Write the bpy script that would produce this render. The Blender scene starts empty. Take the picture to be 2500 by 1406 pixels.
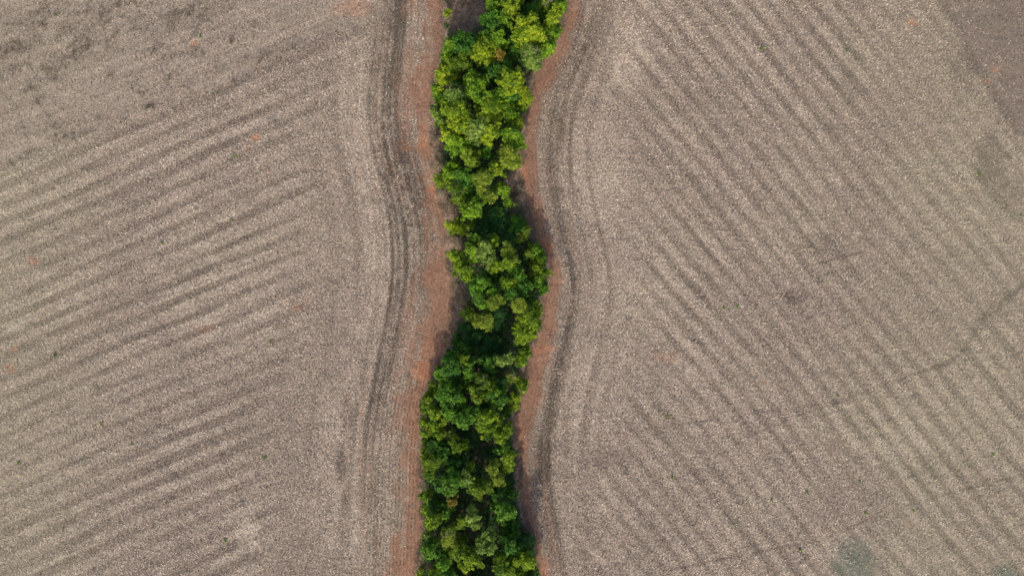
import bpy, math
import numpy as np
from mathutils import Vector

scene = bpy.context.scene
col = scene.collection

# ------------------------------------------------------------------ camera
CAM_H = 84.0                     # drone height, metres
PPM = 20.0                       # photograph pixels (2500 wide) per metre on the ground
cd = bpy.data.cameras.new("camera")
cam = bpy.data.objects.new("camera", cd)
col.objects.link(cam)
cam.location = (0, 0, CAM_H)
cam.rotation_euler = (0, 0, 0)
cd.sensor_width = 36.0
cd.lens = 36.0 * CAM_H / 125.0
cd.clip_end = 6000
scene.camera = cam

# ------------------------------------------------------------------ light
SUN_EL = math.radians(38)
SUN_AZ = math.radians(180 + 8)          # clockwise from +Y (picture up): the sun stands below, slightly left
d = Vector((math.sin(SUN_AZ) * math.cos(SUN_EL), math.cos(SUN_AZ) * math.cos(SUN_EL), math.sin(SUN_EL)))
world = bpy.data.worlds.new("World")
scene.world = world
world.use_nodes = True
nt = world.node_tree
sky = nt.nodes.new("ShaderNodeTexSky")
sky.sky_type = 'NISHITA'
sky.sun_disc = False
sky.sun_elevation = SUN_EL
sky.sun_rotation = SUN_AZ
sky.dust_density = 4.0          # a hazy, whitish sky
nt.links.new(sky.outputs[0], nt.nodes["Background"].inputs[0])
nt.nodes["Background"].inputs[1].default_value = 0.15
sl = bpy.data.lights.new("sun", 'SUN')
sl.energy = 2.4
sl.angle = math.radians(0.5)
sl.color = (1.0, 0.90, 0.77)
sun = bpy.data.objects.new("sun", sl)
col.objects.link(sun)
sun.location = (-20, -60, 60)
sun.rotation_euler = (-d).to_track_quat('-Z', 'Y').to_euler()
scene.view_settings.view_transform = 'Standard'
scene.view_settings.look = 'None'
scene.view_settings.exposure = 0.30
scene.view_settings.gamma = 1.0
scene.cycles.max_bounces = 6
scene.cycles.transparent_max_bounces = 4

# ------------------------------------------------------------------ helpers
R = np.random.RandomState(7)


def tag(o, label=None, cat=None, group=None, kind=None):
    if label:
        o["label"] = label
    if cat:
        o["category"] = cat
    if group:
        o["group"] = group
    if kind:
        o["kind"] = kind
    return o


def mesh(name, verts, faces, mats, attrs=None, midx=None, parent=None, smooth=False):
    """one mesh object from numpy arrays; faces is a list of (n, k) index arrays"""
    me = bpy.data.meshes.new(name)
    verts = np.asarray(verts, np.float32)
    me.vertices.add(len(verts))
    me.vertices.foreach_set("co", verts.ravel())
    loops = np.concatenate([f.ravel() for f in faces]).astype(np.int32)
    sizes = np.concatenate([np.full(len(f), f.shape[1], np.int32) for f in faces])
    starts = np.concatenate([[0], np.cumsum(sizes)[:-1]]).astype(np.int32)
    me.loops.add(len(loops))
    me.loops.foreach_set("vertex_index", loops)
    me.polygons.add(len(sizes))
    me.polygons.foreach_set("loop_start", starts)
    if midx is not None:
        me.polygons.foreach_set("material_index", np.asarray(midx, np.int32))
    me.polygons.foreach_set("use_smooth", np.full(len(sizes), smooth, dtype=bool))
    for k, v in (attrs or {}).items():
        a = me.attributes.new(k, 'FLOAT', 'POINT')
        a.data.foreach_set("value", np.asarray(v, np.float32))
    for m in mats:
        me.materials.append(m)
    me.update(calc_edges=True)
    o = bpy.data.objects.new(name, me)
    col.objects.link(o)
    if parent is not None:
        o.parent = parent
    return o


def _lat(i, j, seed):
    h = (i.astype(np.int64) * 374761393 + j.astype(np.int64) * 668265263 + seed * 974711) & 0xffffffff
    h = ((h ^ (h >> 13)) * 1274126177) & 0xffffffff
    h = h ^ (h >> 16)
    return (h & 0xffff) / 65535.0


def vn(x, y, seed=0):
    """smooth value noise, -1..1"""
    i, j = np.floor(x), np.floor(y)
    fx, fy = x - i, y - j
    fx = fx * fx * (3 - 2 * fx)
    fy = fy * fy * (3 - 2 * fy)
    i, j = i.astype(np.int64), j.astype(np.int64)
    a = _lat(i, j, seed) * (1 - fx) + _lat(i + 1, j, seed) * fx
    b = _lat(i, j + 1, seed) * (1 - fx) + _lat(i + 1, j + 1, seed) * fx
    return (a * (1 - fy) + b * fy) * 2 - 1


def sstep(a, b, x):
    t = np.clip((x - a) / (b - a), 0, 1)
    return t * t * (3 - 2 * t)


def poly(pts):
    p = np.array(pts, float)
    return lambda y: np.interp(y, p[:, 0], p[:, 1])


def smooth_poly(pts, win=130):
    f = poly(pts)
    yy = np.arange(-3000, 4001, 10.)
    v = f(yy)
    k = np.ones(win // 10) / (win // 10)
    for _ in range(2):
        v = np.convolve(np.pad(v, len(k) // 2, 'edge'), k, 'valid')[:len(yy)]
    return lambda y: np.interp(y, yy, v)


def segdist(px, py, pts):
    """distance to a polyline"""
    best = np.full(px.shape, 1e9)
    for (x0, y0), (x1, y1) in zip(pts[:-1], pts[1:]):
        dx, dy = x1 - x0, y1 - y0
        t = np.clip(((px - x0) * dx + (py - y0) * dy) / (dx * dx + dy * dy), 0, 1)
        best = np.minimum(best, np.hypot(px - x0 - t * dx, py - y0 - t * dy))
    return best


def to_world(px, py, z=0.0):
    k = (CAM_H - z) / CAM_H
    return (px - 1250.0) / PPM * k, (703.0 - py) / PPM * k


# ------------------------------------------------------------------ land layout (units of 5 cm; x right, y down the map)
treeL = poly([(-400, 1150), (-60, 1180), (0, 1185), (40, 1195), (84, 1185), (92, 1108), (120, 1085), (150, 1074), (200, 1060), (280, 1058),
              (310, 1062), (330, 1062), (400, 1060), (440, 1066), (480, 1075), (520, 1085), (560, 1095), (600, 1094), (650, 1100),
              (690, 1108), (740, 1113), (800, 1112), (860, 1092), (900, 1066), (950, 1048), (1010, 1030), (1100, 1031),
              (1200, 1031), (1300, 1034), (1406, 1022), (1500, 1015), (1800, 1010)])
floorL = poly([(-400, 1085), (0, 1083), (60, 1080), (92, 1088), (120, 1083), (150, 1074), (200, 1060), (280, 1058),
               (310, 1058), (400, 1058), (440, 1066), (480, 1072), (520, 1082), (560, 1092), (600, 1092), (650, 1100),
               (690, 1108), (740, 1113), (800, 1110), (860, 1088), (900, 1066), (950, 1048), (1010, 1030), (1100, 1031),
               (1200, 1029), (1300, 1034), (1406, 1020), (1500, 1015), (1800, 1010)])
treeR = poly([(-400, 1400), (0, 1382), (60, 1370), (100, 1350), (150, 1318), (175, 1300), (230, 1293), (290, 1280), (350, 1278),
              (400, 1272), (440, 1270), (480, 1275), (530, 1288), (590, 1305), (610, 1325), (660, 1342), (690, 1338), (730, 1324),
              (800, 1318), (850, 1296), (890, 1282), (930, 1280), (1000, 1258), (1030, 1250), (1130, 1266), (1200, 1266),
              (1260, 1278), (1310, 1298), (1406, 1312), (1600, 1330)])
soilL = poly([(-400, 1020), (0, 1030), (60, 1035), (100, 1035), (150, 1020), (190, 1000), (220, 990), (260, 995), (300, 1018),
              (340, 1020), (362, 985), (380, 1005), (395, 1040), (440, 1040), (470, 1045), (500, 1032), (530, 1045), (600, 1062),
              (630, 1040), (660, 1030), (690, 1030), (720, 1040), (800, 1005), (880, 990), (930, 982), (980, 960), (1040, 965), (1100, 990),
              (1200, 976), (1300, 963), (1406, 938), (1800, 930)])
soilR = poly([(-400, 1430), (0, 1420), (50, 1413), (125, 1390), (190, 1366), (240, 1332), (300, 1322), (340, 1313), (360, 1320),
              (430, 1320), (470, 1312), (500, 1328), (560, 1345), (600, 1350), (640, 1368), (690, 1372), (720, 1370), (800, 1360),
              (850, 1350), (880, 1350), (950, 1325), (1000, 1312), (1060, 1297), (1120, 1296), (1180, 1300), (1260, 1318),
              (1330, 1330), (1406, 1340), (1800, 1360)])
SL = smooth_poly([(-3000, 1040), (0, 1040), (100, 1035), (200, 1020), (300, 1014), (400, 1036), (500, 1066), (600, 1080), (700, 1078), (800, 1062),
           (900, 1040), (1000, 1018), (1100, 1008), (1200, 1006), (1300, 1004), (1406, 998), (4000, 980)])
SR = smooth_poly([(-3000, 1500), (0, 1400), (100, 1375), (200, 1328), (300, 1300), (400, 1297), (500, 1312), (600, 1338), (700, 1366), (800, 1342),
           (900, 1312), (1000, 1288), (1100, 1278), (1200, 1286), (1300, 1305), (1406, 1325), (4000, 1340)])
diagL = poly([(-400, 1050), (50, 930), (200, 830), (330, 790), (560, 755), (720, 762), (860, 722), (1020, 692), (1100, 680), (1406, 650), (1800, 640)])
diagR = poly([(-400, 1500), (100, 1555), (250, 1530), (400, 1520), (560, 1545), (650, 1575), (800, 1590), (950, 1570), (1080, 1480), (1150, 1440),
              (1300, 1430), (1406, 1430)])
TL_EDGE = [(-600, 590), (0, 402), (170, 350), (370, 268), (560, 200), (830, 78), (940, 40), (1000, -40)]
TR_EDGE = [(2130, -300), (2290, 0), (2370, 130), (2430, 250), (2510, 360), (2800, 700)]
topleft = poly([(p[0], p[1]) for p in TL_EDGE])
topright = poly([(p[1], p[0]) for p in TR_EDGE])

ORANGE = [(475, 106, 9, 6, .8), (466, 118, 6, 3, .5), (622, 336, 14, 8, .9), (606, 362, 10, 5, .45), (78, 636, 16, 10, .6), (36, 853, 9, 5, .9),
          (28, 905, 10, 7, .7), (20, 895, 14, 9, .5), (500, 803, 24, 9, .4), (724, 752, 14, 9, .5), (2226, 55, 13, 9, .8), (1868, 933, 5, 5, .8),
          (1952, 412, 4, 4, .5), (655, 420, 5, 4, .6), (652, 401, 4, 3, .5), (745, 907, 6, 3, .7), (257, 366, 5, 3, .6), (718, 232, 4, 3, .7),
          (148, 1317, 8, 4, .4), (1766, 1328, 5, 5, .5), (2430, 170, 12, 8, .55), (2408, 200, 12, 6, .4), (875, 430, 5, 40, .3), (1630, 870, 40, 14, .3),
          (860, 20, 50, 24, .45), (2122, 840, 8, 5, .4), (2112, 868, 5, 3, .4),
          (1056, 462, 9, 12, 1.0), (1030, 905, 24, 24, .75), (1052, 850, 22, 30, .3), (1278, 430, 8, 40, .75), (1335, 600, 16, 24, .9), (1312, 856, 16, 9, .8),
          (1340, 850, 20, 8, .5), (1072, 845, 6, 9, .7), (1004, 20, 18, 30, .2), (1275, 1080, 10, 50, .35), (1035, 330, 14, 40, .4), (1330, 1390, 14, 30, .4)]
MOSS = [(2085, 1375, 52, 55, 1.0), (2095, 1335, 40, 26, .6), (2450, 1402, 34, 28, 1.0)]
DARKSPOT = [(2420, 395, 42, 85, .6), (2455, 470, 50, 45, .5), (2350, 180, 30, 60, .35), (1935, 725, 30, 20, .5), (240, 410, 60, 12, .3), (1480, 1120, 40, 30, .35),
            (845, 1010, 14, 40, .55), (832, 1130, 12, 50, .7), (1325, 1110, 16, 70, .6), (1335, 1330, 16, 80, .25), (1510, 1130, 30, 30, .35),
            (300, 850, 40, 10, .2), (1690, 240, 60, 30, .2), (2030, 600, 60, 40, .25), (2260, 1130, 50, 30, .25), (2070, 210, 50, 40, .2)]
PALE = [(605, 1302, 28, 40, .8), (600, 1250, 20, 20, .3), (1052, 437, 10, 9, 1.0), (2200, 1080, 80, 60, .3), (900, 300, 40, 160, .25), (1450, 420, 50, 120, .2),
        (1530, 130, 40, 90, .3), (1420, 950, 60, 80, .15), (2020, 1340, 40, 30, .3)]
TRACKS = [([(1480, 1060), (1700, 1030), (1850, 1008), (2020, 985), (2150, 945), (2300, 888)], 4, .35),
          ([(2290, 895), (2345, 868), (2380, 815), (2398, 775), (2470, 715), (2520, 690)], 10, .6),
          ([(1640, 1390), (1850, 1345), (2000, 1320), (2110, 1272), (2240, 1225), (2470, 1165)], 3, .5),
          ([(1940, 660), (2040, 632), (2110, 615)], 3, .45), ([(2010, 672), (2110, 648)], 3, .5), ([(1660, 820), (1720, 840)], 3, .5),
          ([(1860, 1050), (1960, 1010), (2080, 975)], 3, .35), ([(370, 755), (400, 800), (440, 865), (470, 935), (495, 1010)], 3, .35),
          ([(530, 1090), (560, 1160), (600, 1240), (630, 1290)], 3, .35), ([(250, 0), (255, 75), (262, 100)], 3, .4),
          ([(62, 195), (85, 235), (105, 265), (150, 320)], 4, .4), ([(0, 215), (40, 260), (70, 350)], 4, .3),
          ([(2300, 10), (2340, 70), (2380, 150), (2420, 220), (2480, 320)], 10, .5)]

REDLINES = [([(906, 880), (884, 990), (877, 1100), (880, 1220), (886, 1310), (868, 1406)], 4, .8), ([(852, 960), (844, 1060), (842, 1170)], 4, .6),
            ([(885, 300), (885, 440)], 4, .5), ([(906, 300), (912, 440), (930, 640)], 5, .45), ([(700, 740), (780, 748)], 16, .35), ([(845, 1180), (850, 1240)], 9, .4)]

DRY = [(1135, 25, 55, 72), (1128, 735, 20, 60), (1098, 505, 26, 46), (1112, 596, 22, 26), (1262, 462, 28, 62), (1070, 365, 22, 60), (1290, 190, 16, 20),
       (1240, 930, 14, 26)]


def blobs(px, py, L, seed, rag=.55):
    out = np.zeros(px.shape)
    n = vn(px / 7, py / 7, seed) * .6 + vn(px / 3, py / 3, seed + 1) * .4
    for x, y, a, b, w in L:
        m = (np.abs(px - x) < a * 3) & (np.abs(py - y) < b * 3)
        q = ((px[m] - x) / a) ** 2 + ((py[m] - y) / b) ** 2
        out[m] = np.maximum(out[m], w * sstep(1.7, .15, q + n[m] * rag * 1.6))
    return out


def land(px, py):
    """material masks at map positions: properties of the soil and straw lying there, plus a painted lens tint"""
    A = {}
    n_big = vn(px / 150, py / 150, 3)
    n_mid = vn(px / 40, py / 40, 5)
    n_sml = vn(px / 14, py / 14, 8)
    n_tiny = vn(px / 5, py / 5, 9)
    edge_n = n_mid * 9 + n_sml * 8 + n_tiny * 3
    left = px < (treeL(py) + treeR(py)) / 2
    uL, uR = SL(py) - px, px - SR(py)
    u = np.where(left, uL, uR)
    A['u'] = u / PPM
    # bare red soil next to the trees
    strk = vn(u / 5, py / 70, 31)
    wL = sstep(-42, 30, px - soilL(py) - 14 + edge_n * 1.7 + strk * 26)
    wR = sstep(-20, 24, soilR(py) - 4 - px + edge_n * .9 + strk * 10)
    # streaks of soil shimmering through further out
    outL = .6 * sstep(190, 20, uL) * sstep(.05, .75, vn(uL / 9, py / 150, 33) + .25 * n_sml)
    outR = .45 * sstep(130, 20, uR) * sstep(.1, .8, vn(uR / 9, py / 150, 34) + .25 * n_sml)
    red = np.where(left, np.maximum(wL, outL), np.maximum(wR, outR))
    floor = sstep(-6, 6, np.minimum(px - floorL(py), treeR(py) - px) + n_sml * 4 + n_tiny * 3)
    A['red'] = red * (1 - floor)
    A['floor'] = floor
    dry = np.zeros(px.shape)
    for x0, y0, a0, b0 in DRY:
        dry = np.maximum(dry, sstep(1.3, .6, ((px - x0) / a0) ** 2 + ((py - y0) / b0) ** 2))
    A['dry'] = np.maximum(dry, sstep(16, 4, np.minimum(px - floorL(py), treeR(py) - px)))
    A['org'] = blobs(px, py, ORANGE, 41)
    A['moss'] = blobs(px, py, MOSS, 43, .3)
    # diagonal swaths
    sL = (py + .424 * px) / 1.086 + vn(px / 300, py / 300, 11) * 6
    sR = (py - 1.2 * px) / 1.562 + vn(px / 300, py / 300, 12) * 6
    zz = np.zeros(px.shape)
    def sharp(c):
        return np.clip(c * 2.0 + .35, -1, .7)
    swL = (.66 + .36 * vn(sL / 43, (px + 3 * sL) / 90, 51) + .3 * n_sml) * sharp(np.cos(sL * 2 * math.pi / 43.5 + vn(px / 600, py / 60, 15) * 1.0) * .9 + .45 * vn(sL / 24, px / 700, 13)) + .35 * vn(sL / 5, px / 500, 14)
    swR = (.64 + .36 * vn(sR / 41, (px + py) / 110, 52) + .3 * n_sml) * sharp(np.cos(sR * 2 * math.pi / 41.5 + vn(px / 300, py / 300, 17) * 1.0) * .9 + .5 * vn(sR / 24, px / 600, 16)) + .35 * vn(sR / 5, px / 500, 18)
    kL = sstep(60, -90, px - diagL(py) + n_mid * 20 + 50 * vn(sL / 43, zz, 53))
    kR = sstep(-60, 100, px - diagR(py) + n_mid * 25 + 60 * vn(sR / 41, zz, 54)) * (1 - .45 * sstep(1950, 2350, px) * sstep(900, 300, py))
    ampL = .75 + .35 * n_big
    ampR = .75 + .35 * n_big
    # passes that follow the tree strip
    parL = (.6 + .5 * n_mid) * (.7 * sharp(1.2 * vn(uL / 17, py / 500, 21)) + .35 * vn(uL / 4.5, py / 260, 22)) * sstep(420, 80, uL)
    parR = (.6 + .5 * n_mid) * (.7 * sharp(1.2 * vn(uR / 15, py / 500, 23)) + .35 * vn(uR / 4.5, py / 260, 24)) * sstep(330, 60, uR)
    tone = np.where(left, kL * swL * ampL + (1 - kL) * parL, kR * swR * ampR + (1 - kR) * parR)
    tone = tone * .95 + (.15 * n_mid + .11 * n_sml) + .12 * n_big + .08 * n_tiny
    # the dark, rutted band beside the soil
    bandL = np.exp(-((uL - np.interp(py, [0, 100, 280, 400, 600, 750, 950, 1406], [66, 78, 84, 66, 84, 96, 104, 92])) / np.interp(py, [0, 280, 400, 600, 720, 900, 1406], [42, 40, 52, 50, 32, 24, 26])) ** 2)
    bandL *= np.interp(py, [-50, 40, 330, 380, 640, 760, 960, 1100, 1406], [.7, 1.15, 1.0, 1.5, 1.4, .9, .95, .5, .45])
    bandR = np.exp(-((uR - np.interp(py, [0, 150, 300, 450, 600, 800, 1000, 1406], [44, 62, 70, 56, 52, 54, 56, 34])) / 28) ** 2)
    bandR += .6 * np.exp(-((uR - 100) / 10) ** 2) * sstep(500, 650, py)
    bandR *= np.interp(py, [-50, 40, 200, 400, 600, 900, 1100, 1406], [.3, .5, .9, .95, .7, .6, .8, .3])
    band = np.where(left, bandL * (.55 + .38 * np.cos(uL * 2 * math.pi / 17 + vn(px / 200, py / 200, 58) * 2) + .55 * vn(uL / 7.5, py / 120, 25) + .45 * n_sml + .3 * n_mid + .2 * n_tiny), bandR * (.5 + .6 * vn(uR / 6, py / 100, 26) + .45 * n_sml + .3 * n_mid))
    tone -= 1.45 * np.clip(band, 0, 1.25)
    # light, evenly strewn lane between band and swaths
    tone += .22 * np.where(left, np.exp(-((uL - 150) / 40) ** 2), np.exp(-((uR - 190) / 60) ** 2))
    tl = sstep(-9, 12, topleft(px) - py + n_sml * 9 + n_mid * 6) * (px < 1000) * sstep(1010, 900, px + n_mid * 20)
    tr = sstep(-28, 34, px - topright(py) + n_sml * 12 + n_mid * 8)
    sTL = (py + .40 * px) / 1.077
    tone = np.where(tl > 0, tone * (1 - tl) + tl * (.05 + .42 * vn(sTL / 9, px / 600, 27) + .3 * vn(sTL / 4, px / 300, 29) + .2 * n_mid + .15 * n_sml), tone)
    tone = tone * (1 - tr) + tr * (-.1 + .3 * vn((py - 1.5 * px) / 30, px / 300, 28) + .1 * n_mid)
    tone -= blobs(px, py, DARKSPOT, 45, .5) * 1.5
    tone += blobs(px, py, PALE, 47, .5) * 1.5
    for pts, w, s in TRACKS:
        dd = segdist(px, py, pts) + n_sml * w * .7 + n_tiny * w * .4
        tone -= s * 2.4 * (.7 + .35 * n_mid + .3 * n_sml) * np.exp(-(dd / w) ** 2)
    tone -= .5 * np.exp(-((topleft(px) - py + 6 + n_sml * 6) / 9) ** 2) * (px < 930) * (.55 + .6 * n_mid)
    red2 = np.zeros(px.shape)
    for pts, w, s in REDLINES:
        red2 = np.maximum(red2, s * np.exp(-((segdist(px, py, pts) + n_tiny * 1.5) / w) ** 2) * (.6 + .5 * n_sml))
    A['red'] = np.maximum(A['red'], red2 * (1 - floor))
    A['rowk'] = np.where(left, sstep(-30, 0, uL) * sstep(150, 70, uL) * np.interp(py, [0, 300, 650, 800, 960, 1406], [.4, .6, .4, .3, 1, 1]),
                         sstep(-25, 5, uR) * sstep(100, 40, uR) * .5) * (1 - floor)
    A['smooth'] = np.clip(np.maximum(tl, tr), 0, 1)
    A['tr'] = tr
    A['tone'] = np.clip(tone, -1.6, 1.3)
    # lens tint painted into the straw and stubble colour: greener towards the far sides
    A['olive'] = np.clip(sstep(420, 0, px + n_big * 60) * .8 + sstep(1750, 2350, px + n_big * 80) * .8 + .25 * n_big, 0, 1) * (1 - tr)
    return A


# ------------------------------------------------------------------ materials
def new_mat(name):
    m = bpy.data.materials.new(name)
    m.use_nodes = True
    t = m.node_tree
    b = t.nodes["Principled BSDF"]
    b.inputs["Roughness"].default_value = .9
    b.inputs["Specular IOR Level"].default_value = .15
    return m, t, b


class G:
    """terse node builder"""
    def __init__(s, t):
        s.t = t
        tc = t.nodes.new("ShaderNodeTexCoord")
        s.co = tc.outputs["Object"]

    def L(s, a, b):
        s.t.links.new(a, b)

    def attr(s, n):
        a = s.t.nodes.new("ShaderNodeAttribute")
        a.attribute_name = n
        return a.outputs["Fac"]

    def noise(s, scale, detail=3, rough=.6, co=None):
        n = s.t.nodes.new("ShaderNodeTexNoise")
        n.inputs["Scale"].default_value = scale
        n.inputs["Detail"].default_value = detail
        n.inputs["Roughness"].default_value = rough
        s.L(co or s.co, n.inputs["Vector"])
        return n.outputs["Fac"]

    def m(s, op, a, b=None, c=None, clamp=False):
        n = s.t.nodes.new("ShaderNodeMath")
        n.operation = op
        n.use_clamp = clamp
        for k, v in enumerate((a, b, c)):
            if v is None:
                continue
            if isinstance(v, (int, float)):
                n.inputs[k].default_value = v
            else:
                s.L(v, n.inputs[k])
        return n.outputs[0]

    def mix(s, f, a, b):
        n = s.t.nodes.new("ShaderNodeMix")
        n.data_type = 'RGBA'
        for k, v in ((0, f), (6, a), (7, b)):
            if isinstance(v, (int, float)):
                n.inputs[k].default_value = v
            elif isinstance(v, tuple):
                n.inputs[k].default_value = (*v, 1)
            else:
                s.L(v, n.inputs[k])
        return n.outputs[2]

    def ramp(s, f, stops):
        n = s.t.nodes.new("ShaderNodeValToRGB")
        e = n.color_ramp.elements
        while len(e) < len(stops):
            e.new(.5)
        for k, (p, c) in enumerate(stops):
            e[k].position = p
            e[k].color = (*c, 1)
        s.L(f, n.inputs[0])
        return n.outputs[0]


def ground_material():
    m, t, b = new_mat("soil_and_stubble")
    g = G(t)
    tone, red, org, moss, floor, u, olive, smooth, tr, rowk, dry = (g.attr(k) for k in ("tone", "red", "org", "moss", "floor", "u", "olive", "smooth", "tr", "rowk", "dry"))
    n1 = g.noise(5.0, 4, .82)
    n2 = g.noise(1.6, 3, .6)
    n3 = g.noise(11, 2, .8)
    fine = g.m('ADD', g.m('MULTIPLY', n1, .65), g.m('MULTIPLY', n3, .35))
    f = g.m('ADD', g.m('MULTIPLY_ADD', g.m('SUBTRACT', fine, .5), 4.0, .44), g.m('MULTIPLY', tone, .27))
    f = g.m('ADD', f, g.m('MULTIPLY', g.m('SUBTRACT', n2, .5), .12))
    rows = g.m('SINE', g.m('MULTIPLY_ADD', u, 2 * math.pi / .42, g.m('MULTIPLY', g.noise(.22, 2), 5.0)))
    brk = g.m('MULTIPLY_ADD', g.m('SUBTRACT', g.noise(1.3, 3, .7), .46), 5.0, .3, True)
    rowd = g.m('MULTIPLY', g.m('MULTIPLY', g.m('MULTIPLY_ADD', rows, 1.0, .1, True), brk), rowk)
    f = g.m('SUBTRACT', f, g.m('MULTIPLY', rowd, .32))
    stub = g.ramp(f, [(0.0, (.065, .052, .042)), (.33, (.20, .158, .126)), (.62, (.335, .270, .217)), (1.0, (.58, .49, .40))])
    stub = g.mix(g.m('MULTIPLY', olive, .55), stub, g.mix(.5, stub, (.30, .28, .19)))
    smo = g.ramp(f, [(0.0, (.12, .098, .078)), (.4, (.265, .218, .172)), (.7, (.345, .288, .228)), (1.0, (.46, .39, .31))])
    stub = g.mix(g.m('MULTIPLY', smooth, .6), stub, smo)
    stub = g.mix(g.m('MULTIPLY', tr, .6), stub, (.135, .108, .086))
    # bare soil, drill rows running with the strip
    sf = g.m('SUBTRACT', g.m('MULTIPLY_ADD', g.m('SUBTRACT', fine, .5), 2.6, .5), g.m('MULTIPLY', rowd, .30))
    sf = g.m('ADD', sf, g.m('ADD', g.m('MULTIPLY', g.m('SUBTRACT', n2, .5), .35), g.m('MULTIPLY', g.m('SUBTRACT', g.noise(.3, 3), .5), .5)))
    soil = g.ramp(sf, [(0.0, (.06, .034, .023)), (.3, (.185, .100, .064)), (.65, (.29, .160, .104)), (1.0, (.46, .30, .21))])
    rk = g.m('MULTIPLY_ADD', g.m('SUBTRACT', g.m('MULTIPLY_ADD', n1, .6, g.m('MULTIPLY', n2, .4)), .5), 2.2, red)
    rk = g.m('SUBTRACT', g.m('MULTIPLY_ADD', red, .25, rk), .12, None, True)
    c = g.mix(g.m('MULTIPLY', rk, .9), stub, soil)
    c = g.mix(g.m('MULTIPLY', org, .75), c, g.ramp(sf, [(0, (.22, .085, .04)), (.5, (.44, .19, .10)), (1, (.58, .32, .2))]))
    c = g.mix(g.m('MULTIPLY', moss, g.m('MULTIPLY_ADD', n1, 1.0, .15), None, True), c, g.ramp(fine, [(.2, (.035, .06, .045)), (.8, (.12, .16, .12))]))
    litter = g.ramp(fine, [(.25, (.05, .035, .025)), (.55, (.15, .108, .08)), (.8, (.28, .21, .155))])
    litter = g.mix(dry, litter, g.ramp(sf, [(.1, (.10, .07, .05)), (.5, (.27, .19, .14)), (.9, (.46, .36, .27))]))
    c = g.mix(floor, c, litter)
    g.L(c, b.inputs["Base Color"])
    bp = t.nodes.new("ShaderNodeBump")
    bp.inputs["Strength"].default_value = .8
    bp.inputs["Distance"].default_value = .12
    g.L(g.m('ADD', fine, g.m('MULTIPLY', g.m('MULTIPLY', rows, red), .05)), bp.inputs["Height"])
    g.L(bp.outputs[0], b.inputs["Normal"])
    return m


def straw_material():
    m, t, b = new_mat("straw")
    g = G(t)
    s = g.attr("shade")
    c = g.ramp(s, [(0, (.07, .057, .046)), (.35, (.24, .195, .15)), (.7, (.50, .415, .325)), (1, (.78, .67, .54))])
    c = g.mix(g.m('MULTIPLY', g.attr("olive"), .6), c, g.mix(.5, c, (.42, .42, .22)))
    g.L(c, b.inputs["Base Color"])
    return m


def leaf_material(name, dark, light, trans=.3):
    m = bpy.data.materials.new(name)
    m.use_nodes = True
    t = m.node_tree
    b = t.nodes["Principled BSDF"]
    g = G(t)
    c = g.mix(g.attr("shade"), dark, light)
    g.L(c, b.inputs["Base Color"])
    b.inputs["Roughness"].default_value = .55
    b.inputs["Specular IOR Level"].default_value = .25
    tr = t.nodes.new("ShaderNodeBsdfTranslucent")
    g.L(g.mix(.5, c, light), tr.inputs["Color"])
    mx = t.nodes.new("ShaderNodeMixShader")
    mx.inputs[0].default_value = trans
    g.L(b.outputs[0], mx.inputs[1])
    g.L(tr.outputs[0], mx.inputs[2])
    g.L(mx.outputs[0], t.nodes["Material Output"].inputs["Surface"])
    return m


def bark_material(name, a, bcol):
    m, t, b = new_mat(name)
    g = G(t)
    g.L(g.mix(g.noise(6, 4), a, bcol), b.inputs["Base Color"])
    return m


M_GROUND = ground_material()
M_STRAW = straw_material()
M_BARK = bark_material("bark", (.10, .075, .055), (.22, .18, .14))
M_TWIG = bark_material("bare_twigs", (.22, .19, .15), (.42, .37, .30))
LEAF = {
    'Y': leaf_material("leaves_yellow_green", (.04, .125, .005), (.40, .50, .02), .24),
    'H': leaf_material("leaves_deep_green", (.014, .07, .006), (.15, .32, .018), .2),
    'V': leaf_material("leaves_deep_yellow_green", (.02, .085, .004), (.28, .40, .014), .2),
    'G': leaf_material("leaves_green", (.024, .10, .005), (.26, .43, .02), .24),
    'D': leaf_material("leaves_dark_green", (.012, .062, .006), (.085, .22, .014), .2),
    'T': leaf_material("leaves_blue_green", (.012, .065, .014), (.06, .17, .034), .22),
    'P': leaf_material("leaves_pale_yellow", (.045, .115, .008), (.34, .42, .04), .22),
    'O': leaf_material("leaves_olive", (.03, .085, .005), (.21, .31, .015), .22),
    'B': leaf_material("leaves_brown", (.08, .07, .010), (.32, .25, .03), .2),
    'W': leaf_material("leaves_pale_green", (.045, .12, .012), (.30, .41, .075), .24),
    'X': leaf_material("dead_brush", (.09, .068, .042), (.34, .28, .18), .1),
}
M_GRASS = leaf_material("dry_grass", (.07, .05, .035), (.36, .29, .19), .15)

# ------------------------------------------------------------------ the ground: one continuous sheet, divided where the land use changes
def axis(a, b, step):
    core = np.arange(a, b + step / 2, step)
    out, s, x = [], step, core[-1]
    while x < 3000:
        s *= 1.35
        x += s
        out.append(x)
    lo, s, x = [], step, core[0]
    while x > -3000:
        s *= 1.35
        x -= s
        lo.append(x)
    return np.concatenate([lo[::-1], core, out])


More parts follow.
